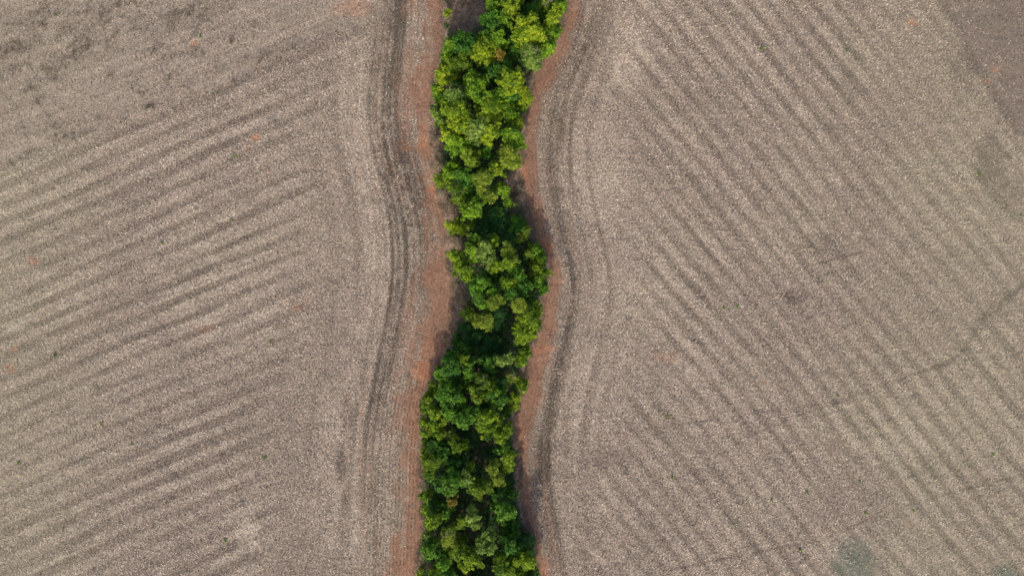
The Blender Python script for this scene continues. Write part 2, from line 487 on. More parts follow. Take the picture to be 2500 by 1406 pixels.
gx, gy = axis(-66, 66, .2), axis(-38, 38, .2)
XX, YY = np.meshgrid(gx, gy)
PX, PY = 1250 + PPM * XX, 703 - PPM * YY
A = land(PX, PY)
ZZ = .05 * vn(PX / 30, PY / 30, 61) + .025 * vn(PX / 9, PY / 9, 62) - .05 * A['red'] + .12 * A['floor']
ZZ = np.where((np.abs(XX) < 70) & (np.abs(YY) < 45), ZZ, 0)
ny, nx = XX.shape
idx = np.arange(nx * ny).reshape(ny, nx)
quads = np.stack([idx[:-1, :-1], idx[:-1, 1:], idx[1:, 1:], idx[1:, :-1]], -1).reshape(-1, 4)
cx = PX.ravel()[quads].mean(1)
cy = PY.ravel()[quads].mean(1)
fl = A['floor'].ravel()[quads].mean(1) > .5
leftf = cx < (treeL(cy) + treeR(cy)) / 2
wob = vn(cx / 14, cy / 14, 8) * 8 + vn(cx / 40, cy / 40, 5) * 8
soil_f = np.where(leftf, cx + wob > soilL(cy), cx - wob * .6 < soilR(cy)) & ~fl
tl_f = (cy < topleft(cx)) & (cx < 960) & leftf & ~soil_f & ~fl
tr_f = (cx > topright(cy)) & ~leftf & ~soil_f & ~fl
zone = np.where(fl, 0, np.where(soil_f, np.where(leftf, 1, 2), np.where(tl_f, 3, np.where(tr_f, 4, np.where(leftf, 5, 6)))))


def straws(zone_id, density):
    """cut straw and stubble lying on a field, as verts / quads / shade"""
    n = int(132 * 76 * density)
    x, y = R.uniform(-66, 66, n), R.uniform(-38, 38, n)
    px, py = 1250 + PPM * x, 703 - PPM * y
    fi = np.clip(((x + 66) / .2).astype(int), 0, 659)
    fj = np.clip(((y + 38) / .2).astype(int), 0, 379)
    i0, j0 = np.searchsorted(gx, -66 - 1e-6), np.searchsorted(gy, -38 - 1e-6)
    z_id = zone.reshape(ny - 1, nx - 1)[fj + j0, fi + i0]
    a = {k: A[k][fj + j0, fi + i0] for k in ('tone', 'red', 'olive', 'smooth', 'floor', 'moss')}
    keep = z_id == zone_id
    p = np.clip(.62 + .38 * a['tone'], .12, 1) * (1 - .93 * np.clip(a['red'], 0, 1)) * (1 - .55 * a['smooth']) * (1 - .8 * a['floor']) * (1 - .5 * a['moss'])
    keep &= R.rand(n) < p
    x, y, px, py = x[keep], y[keep], px[keep], py[keep]
    a = {k: v[keep] for k, v in a.items()}
    n = len(x)
    gz = ZZ[fj[keep] + j0, fi[keep] + i0]
    ln = R.uniform(.08, .20, n)
    w = R.uniform(.015, .038, n)
    th = R.uniform(0, 2 * math.pi, n)
    el = np.where(R.rand(n) < .3, R.uniform(.7, 1.45, n), R.uniform(-.1, .45, n))
    dv = np.stack([np.cos(th) * np.cos(el), np.sin(th) * np.cos(el), np.sin(el)], 1) * ln[:, None]
    ax = np.stack([-np.sin(th), np.cos(th), R.uniform(-.5, .5, n)], 1) * w[:, None]
    c = np.stack([x, y, gz + np.maximum(.015, np.abs(dv[:, 2]) * .5) + R.uniform(0, .05, n)], 1)
    v = np.stack([c - dv / 2 - ax, c + dv / 2 - ax, c + dv / 2 + ax, c - dv / 2 + ax], 1).reshape(-1, 3)
    q = np.arange(4 * n).reshape(n, 4)
    sh = np.clip(R.beta(1.6, 1.6, n) + .16 * a['tone'] - .12 * a['smooth'], 0, 1)
    return v, q, np.repeat(sh, 4), np.repeat(a['olive'], 4)


LANDS = [
    (0, "ground", "shaded leaf-littered ground under the green tree strip", "ground", 0),
    (1, "soil_strip", "bare red-brown soil strip along the left side of the trees", "soil", 14),
    (2, "soil_strip", "bare red-brown soil strip along the right side of the trees", "soil", 14),
    (3, "field", "smooth pale field with withered weeds in the upper left corner", "field", 66),
    (4, "field", "smooth dark brown field in the upper right corner", "field", 66),
    (5, "field", "harvested stubble field left of the trees, swaths rising to the right", "field", 66),
    (6, "field", "harvested stubble field right of the trees, swaths falling to the right", "field", 66),
]
for zid, name, label, cat, dens in LANDS:
    fq = quads[zone == zid]
    used, inv = np.unique(fq.ravel(), return_inverse=True)
    V = np.stack([XX.ravel()[used], YY.ravel()[used], ZZ.ravel()[used]], 1)
    attrs = {k: A[k].ravel()[used] for k in ('tone', 'red', 'org', 'moss', 'floor', 'u', 'olive', 'smooth', 'tr', 'rowk', 'dry')}
    attrs['shade'] = np.zeros(len(used))
    faces = [inv.reshape(-1, 4)]
    mi = np.zeros(len(fq), int)
    if dens:
        v, q, sh, ol = straws(zid, dens)
        q = q + len(V)
        V = np.concatenate([V, v])
        for k in attrs:
            attrs[k] = np.concatenate([attrs[k], sh if k == 'shade' else ol if k == 'olive' else np.zeros(len(v))])
        faces.append(q)
        mi = np.concatenate([mi, np.ones(len(q), int)])
    o = mesh(name, V, faces, [M_GROUND, M_STRAW], attrs, mi)
    tag(o, label, cat, None, "structure")


# ------------------------------------------------------------------ plants
def leaves(c, axis_, n_leaf, length, width, spread, rng):
    """rosettes of kite-shaped leaves: c (n,3) rosette centres, axis_ (n,3) growth directions -> verts"""
    n = len(c)
    ref = np.where(np.abs(axis_[:, 2:3]) < .9, np.array([[0, 0, 1.]]), np.array([[1., 0, 0]]))
    t1 = np.cross(axis_, ref)
    t1 /= np.linalg.norm(t1, axis=1, keepdims=True)
    t2 = np.cross(axis_, t1)
    k = n_leaf
    ph = rng.uniform(0, 2 * math.pi, (n, 1)) + np.arange(k)[None] * 2.4 + rng.normal(0, .3, (n, k))
    el = rng.uniform(*spread, (n, k))
    ln = (length * rng.uniform(.65, 1.25, (n, 1)) * rng.uniform(.75, 1.2, (n, k)))[..., None]
    rad = np.cos(ph)[..., None] * t1[:, None] + np.sin(ph)[..., None] * t2[:, None]
    dr = rad * np.cos(el)[..., None] + axis_[:, None] * np.sin(el)[..., None]
    side = np.cross(dr, axis_[:, None] + rng.normal(0, .35, (n, k, 3)))
    side /= np.linalg.norm(side, axis=2, keepdims=True) + 1e-9
    base = c[:, None] + rng.normal(0, length * .22, (n, k, 3))
    tip = base + dr * ln
    mid = base + dr * ln * .55
    wd = side * (width / length) * ln
    droop = np.zeros((n, k, 3))
    droop[..., 2] = -.12 * ln[..., 0]
    return np.stack([base, mid + wd, tip + droop, mid - wd], 2).reshape(-1, 3)


def clump(c, r, rz, spacing, rng, lobes=11):
    """rosette centres on a lumpy dome: smaller bunches budding from a rounded mass"""
    pts, nrm = [], []
    L = max(4, int(lobes * (r / 1.0) ** 1.3 + 2))
    for i in range(L):
        if i == 0:
            off, lr = np.zeros(3), r * .62
        else:
            a = rng.uniform(0, 2 * math.pi)
            ce = rng.uniform(-.25, .95)
            se = math.sqrt(1 - ce * ce)
            off = np.array([math.cos(a) * se * r * .68, math.sin(a) * se * r * .68, ce * rz * .68])
            off *= rng.uniform(.65, 1.4)
            off[2] += rng.normal(0, .22) * r
            lr = r * rng.uniform(.20, .42)
        n = max(5, int(3.4 * math.pi * lr * lr / spacing ** 2))
        v = rng.normal(0, 1, (n, 3))
        v /= np.linalg.norm(v, axis=1, keepdims=True)
        v[:, 2] = np.where(v[:, 2] < -.35, -v[:, 2], v[:, 2])
        rr = lr * rng.uniform(.5, 1.28, (n, 1))
        q = off + v * rr * np.array([1, 1, .85])
        pts.append(q)
        nrm.append(v * .75 + off / (r + 1e-6) * .4 + np.array([0, 0, .55]))
    pts, nrm = np.concatenate(pts), np.concatenate(nrm)
    nrm /= np.linalg.norm(nrm, axis=1, keepdims=True)
    return c + pts, nrm


def tube(p0, p1, r0, r1, k=6, bend=None):
    """a tapered limb of three rings"""
    p0, p1 = np.array(p0, float), np.array(p1, float)
    mid = (p0 + p1) / 2 + (bend if bend is not None else 0)
    ring = []
    for p, r, dd in ((p0, r0, mid - p0), (mid, (r0 + r1) / 2, p1 - p0), (p1, r1, p1 - mid)):
        dd = dd / (np.linalg.norm(dd) + 1e-9)
        ref = np.array([1, 0, 0]) if abs(dd[2]) > .8 else np.array([0, 0, 1])
        a = np.cross(dd, ref)
        a /= np.linalg.norm(a)
        b = np.cross(dd, a)
        th = np.arange(k) * 2 * math.pi / k
        ring.append(p + r * (np.cos(th)[:, None] * a + np.sin(th)[:, None] * b))
    v = np.concatenate(ring)
    f = []
    for s in range(2):
        for i in range(k):
            j = (i + 1) % k
            f.append((s * k + i, s * k + j, (s + 1) * k + j, (s + 1) * k + i))
    return v, np.array(f)


class Wood:
    def __init__(s):
        s.v, s.f, s.n = [], [], 0

    def add(s, *a, **k):
        v, f = tube(*a, **k)
        s.v.append(v)
        s.f.append(f + s.n)
        s.n += len(v)

    def build(s, name, m, parent):
        v = np.concatenate(s.v)
        v = v - np.array(parent.location)
        return mesh(name, v, [np.concatenate(s.f)], [m], None, None, parent, True)


STYLE = {  # leaf length, half width, rosette spacing, leaves per rosette, spread
    'Y': (.17, .055, .25, 8, (.0, .9)), 'G': (.19, .064, .27, 8, (.0, .8)), 'D': (.21, .068, .30, 8, (-.1, .8)), 'H': (.19, .064, .27, 8, (.0, .8)), 'V': (.18, .055, .26, 8, (.0, .9)),
    'T': (.26, .030, .22, 8, (-.5, .8)), 'P': (.20, .034, .24, 9, (-.1, 1.1)), 'O': (.17, .050, .25, 8, (-.1, .9)),
    'B': (.17, .040, .24, 8, (-.2, 1.)), 'W': (.18, .058, .26, 8, (.0, .9)), 'X': (.34, .016, .20, 7, (-.3, 1.2)),
}


def plant(name, label, cat, kind, h, clumps, twigs=0, group=None, seed=None):
    rng = np.random.RandomState(seed if seed is not None else abs(hash(label)) % 2 ** 31)
    ln, wd, sp, nl, spread = STYLE[kind]
    big = h > 3.2
    C = []
    for k, (px, py, rp) in enumerate(clumps):
        rp = rp * 1.18
        r0 = rp / PPM
        top = h * (1.0 - .08 * k) + rng.uniform(-.5, .5) * (h > 3.5)
        zc = max(r0 * .55, top - r0 * .85)
        x, y = to_world(px, py, zc)
        r = r0 * (CAM_H - zc) / CAM_H
        C.append((np.array([x, y, zc]), r))
    base = np.mean([c[:2] for c, r in C], 0)
    root = bpy.data.objects.new(name, None)
    root.empty_display_size = .5
    col.objects.link(root)
    root.location = (base[0], base[1], 0.05)
    tag(root, label, cat, group)
    extra = []
    if big and kind != 'X':
        for c, r in C:
            for _ in range(rng.randint(3, 6)):
                a = rng.uniform(0, 2 * math.pi)
                dd = r * rng.uniform(.75, 1.25)
                q = c + np.array([math.cos(a) * dd, math.sin(a) * dd, -r * rng.uniform(.1, 1.1)])
                q[2] = max(q[2], .6)
                qx, qy = 1250 + PPM * q[0] * CAM_H / (CAM_H - q[2]), 703 - PPM * q[1] * CAM_H / (CAM_H - q[2])
                rr = r * rng.uniform(.3, .55)
                if qx - rr * PPM > treeL(qy) - 4 and qx + rr * PPM < treeR(qy) + 3:
                    extra.append((q, rr))
    P, N, S = [], [], []
    for c, r in extra:
        p, nn = clump(c, r, r * 1.1, sp, rng, 6)
        P.append(p)
        N.append(nn)
        S.append(np.full(len(p), rng.normal(-.05, .16)))
    for c, r in C:
        p, nn = clump(c, r, r * 1.35, sp, rng)
        P.append(p)
        N.append(nn)
        S.append(np.full(len(p), rng.normal(0, .10)) + .2 * vn(p[:, 0] * 1.1, p[:, 1] * 1.1, 71))
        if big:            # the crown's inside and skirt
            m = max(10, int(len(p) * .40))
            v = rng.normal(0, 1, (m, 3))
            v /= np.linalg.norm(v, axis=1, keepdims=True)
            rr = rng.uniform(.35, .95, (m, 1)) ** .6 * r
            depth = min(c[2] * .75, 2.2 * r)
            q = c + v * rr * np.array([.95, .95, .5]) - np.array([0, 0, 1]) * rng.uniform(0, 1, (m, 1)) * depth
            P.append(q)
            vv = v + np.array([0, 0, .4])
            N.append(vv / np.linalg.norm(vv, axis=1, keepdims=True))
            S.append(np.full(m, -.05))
    P, N, S = np.concatenate(P), np.concatenate(N), np.concatenate(S)
    P[:, 2] = np.maximum(P[:, 2], .15)
    V = leaves(P, N, nl, ln, wd, spread, rng)
    V[:, 2] = np.maximum(V[:, 2], .02)
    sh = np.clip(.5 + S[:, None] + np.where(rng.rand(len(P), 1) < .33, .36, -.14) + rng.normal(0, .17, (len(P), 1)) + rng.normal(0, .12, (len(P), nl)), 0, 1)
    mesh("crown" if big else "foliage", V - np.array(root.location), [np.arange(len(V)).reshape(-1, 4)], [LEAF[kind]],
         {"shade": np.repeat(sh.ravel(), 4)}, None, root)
    w = Wood()
    tr = .035 + .022 * h
    fork = np.array([base[0] + rng.uniform(-.2, .2), base[1] + rng.uniform(-.2, .2), h * .38])
    w.add((base[0], base[1], 0), fork, tr, tr * .7, k=8, bend=rng.normal(0, .06, 3) * (1, 1, 0))
    for c, r in C:
        e = c + np.array([0, 0, r * .2])
        w.add(fork, e, tr * .55, .02, bend=np.array([0, 0, -.15 * r]))
        for _ in range(5):
            v = rng.normal(0, 1, 3)
            v[2] = abs(v[2]) * .6
            v /= np.linalg.norm(v)
            s = fork + (e - fork) * rng.uniform(.5, .95)
            w.add(s, c + v * r * .85, tr * .22, .008, k=4)
    w.build("trunk" if big else "stem", M_BARK, root)
    if twigs:
        t = Wood()
        for c, r in C[:1]:
            for _ in range(twigs):
                a = rng.uniform(0, 2 * math.pi)
                s = c + np.array([0, 0, r * .45])
                e = c + np.array([math.cos(a) * r * rng.uniform(.4, 1.0), math.sin(a) * r * rng.uniform(.4, 1.0), r * rng.uniform(.8, 1.2)])
                t.add(s, e, .022, .008, k=4, bend=rng.normal(0, .1, 3))
                for _ in range(2):
                    b0 = s + (e - s) * rng.uniform(.4, .9)
                    t.add(b0, b0 + rng.normal(0, .3, 3) * np.array([1, 1, .4]), .012, .006, k=4)
        t.build("bare_twigs", M_TWIG, root)
    return root


TG = "trees of the green strip between the fields"


def T(kind, h, clumps, label, twigs=0, name=None):
    if kind == 'Y' and clumps[0][1] > 560:
        kind = 'V'
    if kind == 'G' and clumps[0][1] > 640:
        kind = 'H'
    shrubby = h <= 3.2
    nm = name or ("shrub" if shrubby else "tree")
    plant(nm, label, "shrub" if nm == "shrub" else "tree" if nm == "tree" else nm.split('_')[-1], kind, h, clumps, twigs, "shrubs of the green strip between the fields" if shrubby else TG,
          seed=int(clumps[0][0] * 7 + clumps[0][1] * 13))
T('G', 6.0, [(1207, 4, 22), (1230, -8, 20)], "mid-green tree cut by the top edge of the frame, beside the shaded clearing")
T('Y', 6.6, [(1246, 21, 15), (1256, 3, 13)], "small bright yellow-green tree just left of the black gap at the top")
T('D', 4.8, [(1316, 26, 22), (1293, 38, 17)], "dark shaded tree just right of the black gap at the top")
T('P', 5.6, [(1335, 9, 17)], "thin tan-tipped tree at the top edge above the dark shaded one", 8)
T('G', 6.0, [(1366, 14, 17), (1362, -4, 15)], "green tree at the strip's upper right corner, cut by the frame")
T('D', 6.4, [(1203, 58, 22), (1212, 79, 17)], "dark green tree standing against the right side of the bare clearing")
T('G', 6.0, [(1228, 45, 15)], "little green tree with light leaf tips, between two darker trees near the clearing")
T('Y', 8.6, [(1292, 66, 26), (1275, 88, 20), (1310, 90, 21)], "broad pale yellow-green crown, the largest and brightest of the top group")
T('Y', 6.8, [(1352, 40, 18), (1345, 60, 14)], "yellow-green tree on the right edge just below the upper corner tree")
T('G', 6.0, [(1350, 81, 17)], "round green tree on the right edge, beside the broadest pale crown")
T('G', 6.0, [(1338, 112, 18), (1322, 128, 13)], "green tree with a dark middle on the right edge, above the bare-twigged crown")
T('W', 7.0, [(1295, 136, 22), (1305, 155, 15)], "grey-green crown with white bare twigs showing through its top", 10)
T('D', 6.3, [(1262, 122, 17), (1250, 104, 15)], "dark green tree left of the crown with white bare twigs")
T('G', 7.0, [(1213, 100, 19), (1192, 92, 13)], "green tree with separate leaf sprays at the clearing's lower right corner")
T('Y', 7.5, [(1180, 112, 17), (1172, 136, 17), (1196, 140, 14)], "yellow-tipped tree with upright bright sprays, right of the clearing-edge dark tree")
T('D', 6.8, [(1132, 108, 23), (1152, 102, 15), (1112, 123, 15)], "broad dark green tree along the lower border of the bare clearing")
T('G', 6.4, [(1096, 118, 17), (1090, 142, 15)], "green tree at the left corner below the bare clearing")
T('B', 7.6, [(1220, 132, 9)], "small mustard-brown crown among the green ones near the top")
T('O', 7.0, [(1128, 150, 19), (1108, 157, 14)], "olive tree just above the hollow with the brown dead shrubs")
T('Y', 6.2, [(1077, 178, 15), (1075, 198, 12), (1100, 173, 13)], "lemon-bright tree bulging on the left edge beside the brown hollow")
T('X', 3.2, [(1098, 204, 11)], "brown dead shrub in the hollow, right of the lemon-bright tree")
T('X', 3.1, [(1132, 204, 12)], "darker brown dead shrub at the right side of the same hollow")
T('D', 4.0, [(1115, 194, 10)], "small dark tree squeezed between the two brown dead shrubs")
T('G', 7.5, [(1160, 212, 21), (1150, 188, 13), (1179, 198, 14)], "green tree dotted with bright rosettes, right of the brown hollow")
T('D', 6.8, [(1207, 172, 19), (1226, 160, 14)], "deep green tree below the mustard-brown crown")
T('Y', 8.0, [(1250, 196, 23), (1232, 178, 15), (1262, 214, 13)], "broad yellow-green tree below left of the white-twigged crown")
T('G', 7.6, [(1200, 248, 21), (1178, 242, 15), (1216, 232, 13)], "green tree with loosely spaced rosettes at the centre of the widest part")
T('Y', 6.0, [(1282, 238, 15), (1276, 253, 10)], "round lime tree bulging alone on the right edge of the widest part")
T('D', 6.0, [(1248, 232, 19), (1240, 252, 13)], "shadowy green tree left of the round lime one")
T('W', 8.0, [(1112, 236, 19), (1126, 252, 14)], "crown with pale whitish leaves left of a dark diagonal slit")
T('G', 5.2, [(1066, 222, 12), (1080, 241, 11)], "small yellow-tipped tree on the left edge below the lemon-bright tree")
T('W', 5.5, [(1068, 276, 14), (1076, 290, 10)], "pale-leaved small tree jutting furthest out on the left of the upper half")
T('Y', 8.6, [(1108, 272, 21), (1125, 293, 23), (1104, 298, 15), (1140, 312, 15)], "widest yellow-green canopy, left of the dark diagonal slit")
T('Y', 8.0, [(1195, 268, 21), (1186, 290, 15), (1211, 286, 14)], "yellow-green canopy right of the dark diagonal slit")
T('G', 6.4, [(1240, 264, 15), (1248, 283, 12)], "green tree of thin foliage beside the low dark shrub on the right edge")
T('D', 2.6, [(1274, 268, 11)], "low dark green shrub on the right edge below the round lime tree")
T('W', 8.6, [(1172, 312, 21), (1157, 326, 17), (1190, 304, 15)], "soft grey-green crown in the lower middle of the widest part")
T('Y', 8.7, [(1203, 322, 15), (1185, 338, 12)], "brightest yellow crown, right of the soft grey-green one")
T('Y', 6.0, [(1253, 306, 12), (1268, 298, 10)], "little lime tree just right of a small black hole near the right edge")
T('G', 7.0, [(1245, 332, 19), (1262, 346, 17), (1250, 360, 15)], "large lime-green tree at the right edge below the small black hole")
T('Y', 6.0, [(1097, 318, 16), (1091, 333, 12)], "yellow-green tree on the left, directly above the grey dead brush")
T('G', 6.5, [(1110, 345, 17), (1128, 356, 17), (1112, 366, 11)], "green tree sloping down beside the grey dead brush on the left")
T('O', 2.2, [(1073, 303, 10)], "olive low shrub on the left edge just above the grey dead brush")
T('P', 7.0, [(1246, 386, 21), (1261, 394, 12), (1232, 372, 13)], "pale yellow-green tree at the lower right end of the widest part")
T('Y', 6.2, [(1210, 410, 14), (1217, 422, 10)], "small yellow tree touching the upper left of the red soil gap")
T('O', 7.0, [(1145, 384, 17), (1152, 398, 10)], "olive crown hanging over the black hollow in the narrow part")
T('D', 5.0, [(1187, 374, 14)], "dark tree at the right rim of the black hollow in the narrow part")
T('G', 5.2, [(1105, 412, 17), (1095, 425, 14), (1122, 425, 12)], "mid-green tree left of the black hollow in the narrow part")
T('O', 4.4, [(1074, 436, 13), (1090, 448, 12)], "olive-green tree at the left edge beside the white and orange soil spots")
T('D', 5.0, [(1135, 432, 17), (1140, 455, 13)], "dark tree in the middle of the narrow part, left of the pale tan one")
T('P', 6.5, [(1178, 436, 16), (1172, 452, 11), (1196, 428, 12)], "pale tan-green tree in the middle of the narrow part")
T('P', 5.4, [(1188, 472, 14), (1200, 478, 10)], "smaller pale tree directly below the pale tan-green one")
T('G', 4.0, [(1214, 456, 11), (1230, 460, 9)], "small green tree reaching into the red soil gap from the left")
T('O', 5.0, [(1116, 474, 17), (1125, 492, 11)], "grey-olive tree with bare twigs on its top, beside the dead brush", 14)
T('D', 4.0, [(1147, 472, 12)], "little dark tree right of the twiggy grey-olive one")
T('G', 6.0, [(1152, 503, 18), (1146, 519, 14), (1165, 515, 11)], "bright green round tree above the dark vine hollow")
T('G', 3.1, [(1233, 480, 8), (1240, 496, 11)], "green shrub left of the grey dead vines below the red soil gap")
T('G', 3.0, [(1219, 517, 11)], "green shrub at the upper right rim of the dark vine hollow")
T('Y', 4.0, [(1108, 553, 15), (1122, 560, 11)], "small yellow-green tree standing apart on the left edge in dry grass")
T('O', 3.5, [(1142, 554, 12)], "dull grey-olive tree right of the one standing apart in dry grass")
T('T', 2.6, [(1195, 536, 24), (1221, 545, 19), (1175, 551, 17), (1204, 563, 16)], "dark blue-green vine tangle filling the upper hollow", 0, "vine_thicket")
T('D', 3.1, [(1262, 545, 17), (1276, 555, 12), (1255, 562, 12)], "dark shrub with arching fronds on the right edge, beside the upper vine tangle")
T('P', 3.6, [(1287, 567, 9), (1268, 580, 9)], "small pale yellow tree on the right edge below the arching-frond shrub")
T('G', 5.0, [(1165, 585, 13)], "little green tree at the lower left rim of the upper vine tangle")
T('Y', 6.0, [(1208, 588, 12), (1190, 598, 10)], "yellow-green tree at the lower rim of the upper vine tangle")
T('W', 7.0, [(1183, 611, 17), (1190, 632, 15)], "green tree with a patch of whitish leaves, left of the middle bulge")
T('G', 6.0, [(1156, 615, 14)], "green tree left of the one with whitish leaves")
T('P', 7.0, [(1240, 613, 16), (1252, 632, 11)], "tan-flecked yellow tree in the upper middle of the middle bulge")
T('Y', 7.0, [(1238, 643, 13), (1212, 646, 14)], "yellow-green tree directly below the tan-flecked one")
T('Y', 6.0, [(1110, 624, 15), (1128, 635, 11)], "yellow-green tree on the left edge below the dry grass patch")
T('Y', 6.0, [(1120, 654, 14), (1140, 668, 15)], "yellow-green tree on the left edge right above the dry grass notch")
T('T', 3.1, [(1243, 588, 16)], "blue-green shrub in the shade above the tan-flecked yellow tree")
T('G', 3.9, [(1305, 615, 14), (1320, 630, 12)], "green tree at the right edge beside the orange soil patch")
T('P', 4.0, [(1290, 622, 8)], "very small pale tree left of the one by the orange soil patch")
T('O', 4.3, [(1313, 652, 16), (1324, 670, 12), (1305, 668, 12)], "olive-yellow tree bulging furthest right in the middle of the strip")
T('Y', 2.0, [(1341, 664, 7)], "tiny yellow shrub sticking out over the right soil strip")
T('G', 6.0, [(1262, 660, 13), (1265, 673, 12), (1248, 656, 8)], "bright green tree inside the bulge, left of the olive-yellow one")
T('D', 4.0, [(1200, 663, 15), (1212, 678, 13)], "dark low tree at the very centre of the middle bulge")
T('G', 6.6, [(1172, 690, 18), (1160, 706, 13), (1190, 690, 12)], "bright green tree overhanging the dry grass notch from the right")
T('Y', 6.0, [(1241, 688, 12)], "small yellow tree below the dark centre of the middle bulge")
T('D', 5.5, [(1275, 702, 19), (1290, 722, 15)], "dark tree in the lower right of the middle bulge")
T('G', 5.0, [(1318, 692, 14), (1328, 706, 9)], "green tree with yellow edge at the bulge's lower right corner")
T('G', 6.4, [(1171, 726, 13), (1178, 741, 9), (1200, 714, 13)], "green tree with bright rosettes at the lower right of the dry grass notch")
T('P', 6.5, [(1211, 738, 15), (1195, 742, 10)], "pale yellow tree left of the straw-coloured grassy crown")
T('D', 6.0, [(1250, 717, 13)], "dark tree with scattered yellow leaves above the straw-coloured crown")
T('P', 6.5, [(1264, 745, 17), (1282, 752, 14)], "straw-coloured wispy crown near the right edge, the palest there")
T('Y', 6.0, [(1308, 752, 13), (1312, 766, 9)], "yellow tree on the right edge beside the straw-coloured wispy crown")
T('P', 5.0, [(1185, 784, 18)], "tan tree with bare twigs showing, above the lower vine tangle", 10)
T('O', 4.0, [(1146, 765, 15)], "dark olive tree on the left below the dry grass notch")
T('T', 3.4, [(1217, 768, 17), (1203, 790, 15)], "blue-green vine tangle just right of the tan twiggy tree", 0, "vine_thicket")
T('Y', 6.5, [(1290, 780, 19), (1300, 796, 13), (1275, 795, 12)], "yellow-green tree on the right edge beside the small black hole")
T('Y', 6.6, [(1283, 815, 15), (1298, 812, 12), (1270, 828, 14)], "brightest yellow tree of the lower right edge, level with the vine tangle")
T('T', 3.0, [(1150, 820, 21), (1136, 800, 13), (1170, 813, 15)], "left half of the large lower blue-green vine tangle", 0, "vine_thicket")
T('T', 3.2, [(1200, 832, 21), (1190, 855, 17), (1225, 850, 14)], "right half of the large lower blue-green vine tangle", 0, "vine_thicket")
T('D', 2.6, [(1118, 826, 11)], "small dark shrub at the left edge beside the long soil shadow")
T('D', 4.0, [(1132, 848, 17)], "dark tree at the lower left of the large vine tangle")
T('Y', 5.6, [(1280, 868, 13), (1272, 885, 10), (1285, 851, 10)], "yellow-green tree on the right edge facing the small orange soil patch")
T('W', 6.0, [(1238, 875, 12), (1225, 882, 9)], "small whitish-leaved tree below the right half of the vine tangle")
T('Y', 7.2, [(1126, 875, 9), (1112, 880, 7)], "little bright sprig-topped tree in the dark part near the left edge")
T('D', 8.3, [(1100, 892, 21), (1096, 874, 14)], "large dark tree at the left edge beside the long soil shadow")
T('G', 7.0, [(1073, 912, 12), (1083, 925, 9)], "light-green tree at the left edge pointing at the long soil shadow")
T('G', 6.0, [(1145, 895, 14), (1148, 911, 11)], "green tree right of the large dark one, below the little sprig-topped tree")
T('D', 5.4, [(1188, 880, 17), (1196, 901, 15)], "dark rounded tree under the middle of the large vine tangle")
T('D', 5.0, [(1120, 935, 19)], "dark tree between the soft green crown and the large dark tree")
T('O', 7.0, [(1178, 928, 17), (1195, 941, 13)], "yellowish olive tree at the centre, with a pale bent branch", 3)
T('O', 7.2, [(1165, 955, 19), (1178, 966, 15)], "dense olive crown directly below the one with the pale bent branch")
T('G', 7.5, [(1092, 955, 19), (1112, 970, 15), (1078, 966, 11), (1125, 986, 11)], "soft mid-green wide crown near the left edge, left of the dense olive crown")
T('P', 5.0, [(1250, 918, 12), (1262, 925, 8)], "tan-yellow tree on the right edge with a bare brown gap below", 5)
T('Y', 4.6, [(1274, 945, 12), (1283, 936, 8)], "yellow tree leaning out furthest over the lower right soil strip")
T('Y', 4.6, [(1264, 970, 11), (1252, 976, 8)], "yellow small tree below the one leaning out over the soil", 3)
T('Y', 4.5, [(1258, 991, 11)], "lowest of the small yellow trees in a row on the right edge")
T('T', 5.4, [(1226, 935, 12)], "small blue-green tree left of the brown gap on the right edge")
T('G', 7.0, [(1212, 962, 17), (1225, 978, 13), (1196, 973, 13)], "mid-green tree right of the dense olive crown")
T('T', 4.0, [(1182, 994, 17)], "dark blue-green tree in the dip below the dense olive crown")
T('O', 4.2, [(1056, 945, 12), (1048, 961, 10)], "brownish olive tree at the left edge, at the foot of the soil shadow")
T('O', 5.2, [(1043, 978, 14), (1036, 998, 12)], "yellowish olive tree on the left edge below the brownish olive one")
T('Y', 6.0, [(1062, 1009, 12), (1080, 1025, 12)], "bright yellow tree just inside the left edge, left of a tiny twiggy gap")
T('Y', 5.0, [(1038, 1030, 13), (1035, 1052, 11)], "yellow tree at the outermost left edge of the lower half")
T('Y', 6.0, [(1060, 1045, 15), (1071, 1060, 10)], "yellow-green tree between the outermost yellow one and the grey twiggy tree")
T('G', 6.6, [(1093, 998, 15), (1105, 1010, 12)], "soft green tree below the wide mid-green crown")
T('G', 7.6, [(1128, 1025, 15), (1155, 1018, 17), (1140, 1010, 13)], "soft green wide crown forming the arch above the small black hole")
T('Y', 7.5, [(1185, 1023, 15), (1178, 1040, 12), (1200, 1012, 12)], "yellow-green crown on the right end of the arch above the small black hole")
T('O', 6.0, [(1219, 1035, 12)], "brownish olive tree right of the arch, above the yellow-green round one")
T('Y', 6.0, [(1225, 1058, 16), (1238, 1045, 10), (1222, 1072, 10)], "yellow-green round tree on the right edge above the big black hollow")
T('Y', 6.0, [(1195, 1050, 11), (1190, 1064, 8)], "small yellow tree left of the round yellow-green one")
T('D', 2.8, [(1236, 1008, 11)], "low dark shrub on the right edge below the row of small yellow trees")
T('O', 5.0, [(1100, 1060, 10)], "small grey twiggy tree left of the small black hole", 16)
T('Y', 6.6, [(1115, 1090, 12), (1105, 1078, 9), (1135, 1085, 8)], "yellow tree on the left rim of the big black hollow")
T('D', 6.0, [(1065, 1092, 19), (1085, 1105, 13)], "dark tree left of the yellow one on the hollow's rim")
T('O', 5.0, [(1038, 1098, 12), (1042, 1075, 10)], "olive-yellow tree along the straight left edge, level with the big black hollow")
T('G', 5.6, [(1234, 1095, 12), (1220, 1098, 8)], "green tree on the right edge beside the big black hollow")
T('Y', 5.6, [(1240, 1116, 14), (1246, 1130, 9)], "yellow-green tree on the right edge below the green one by the hollow")
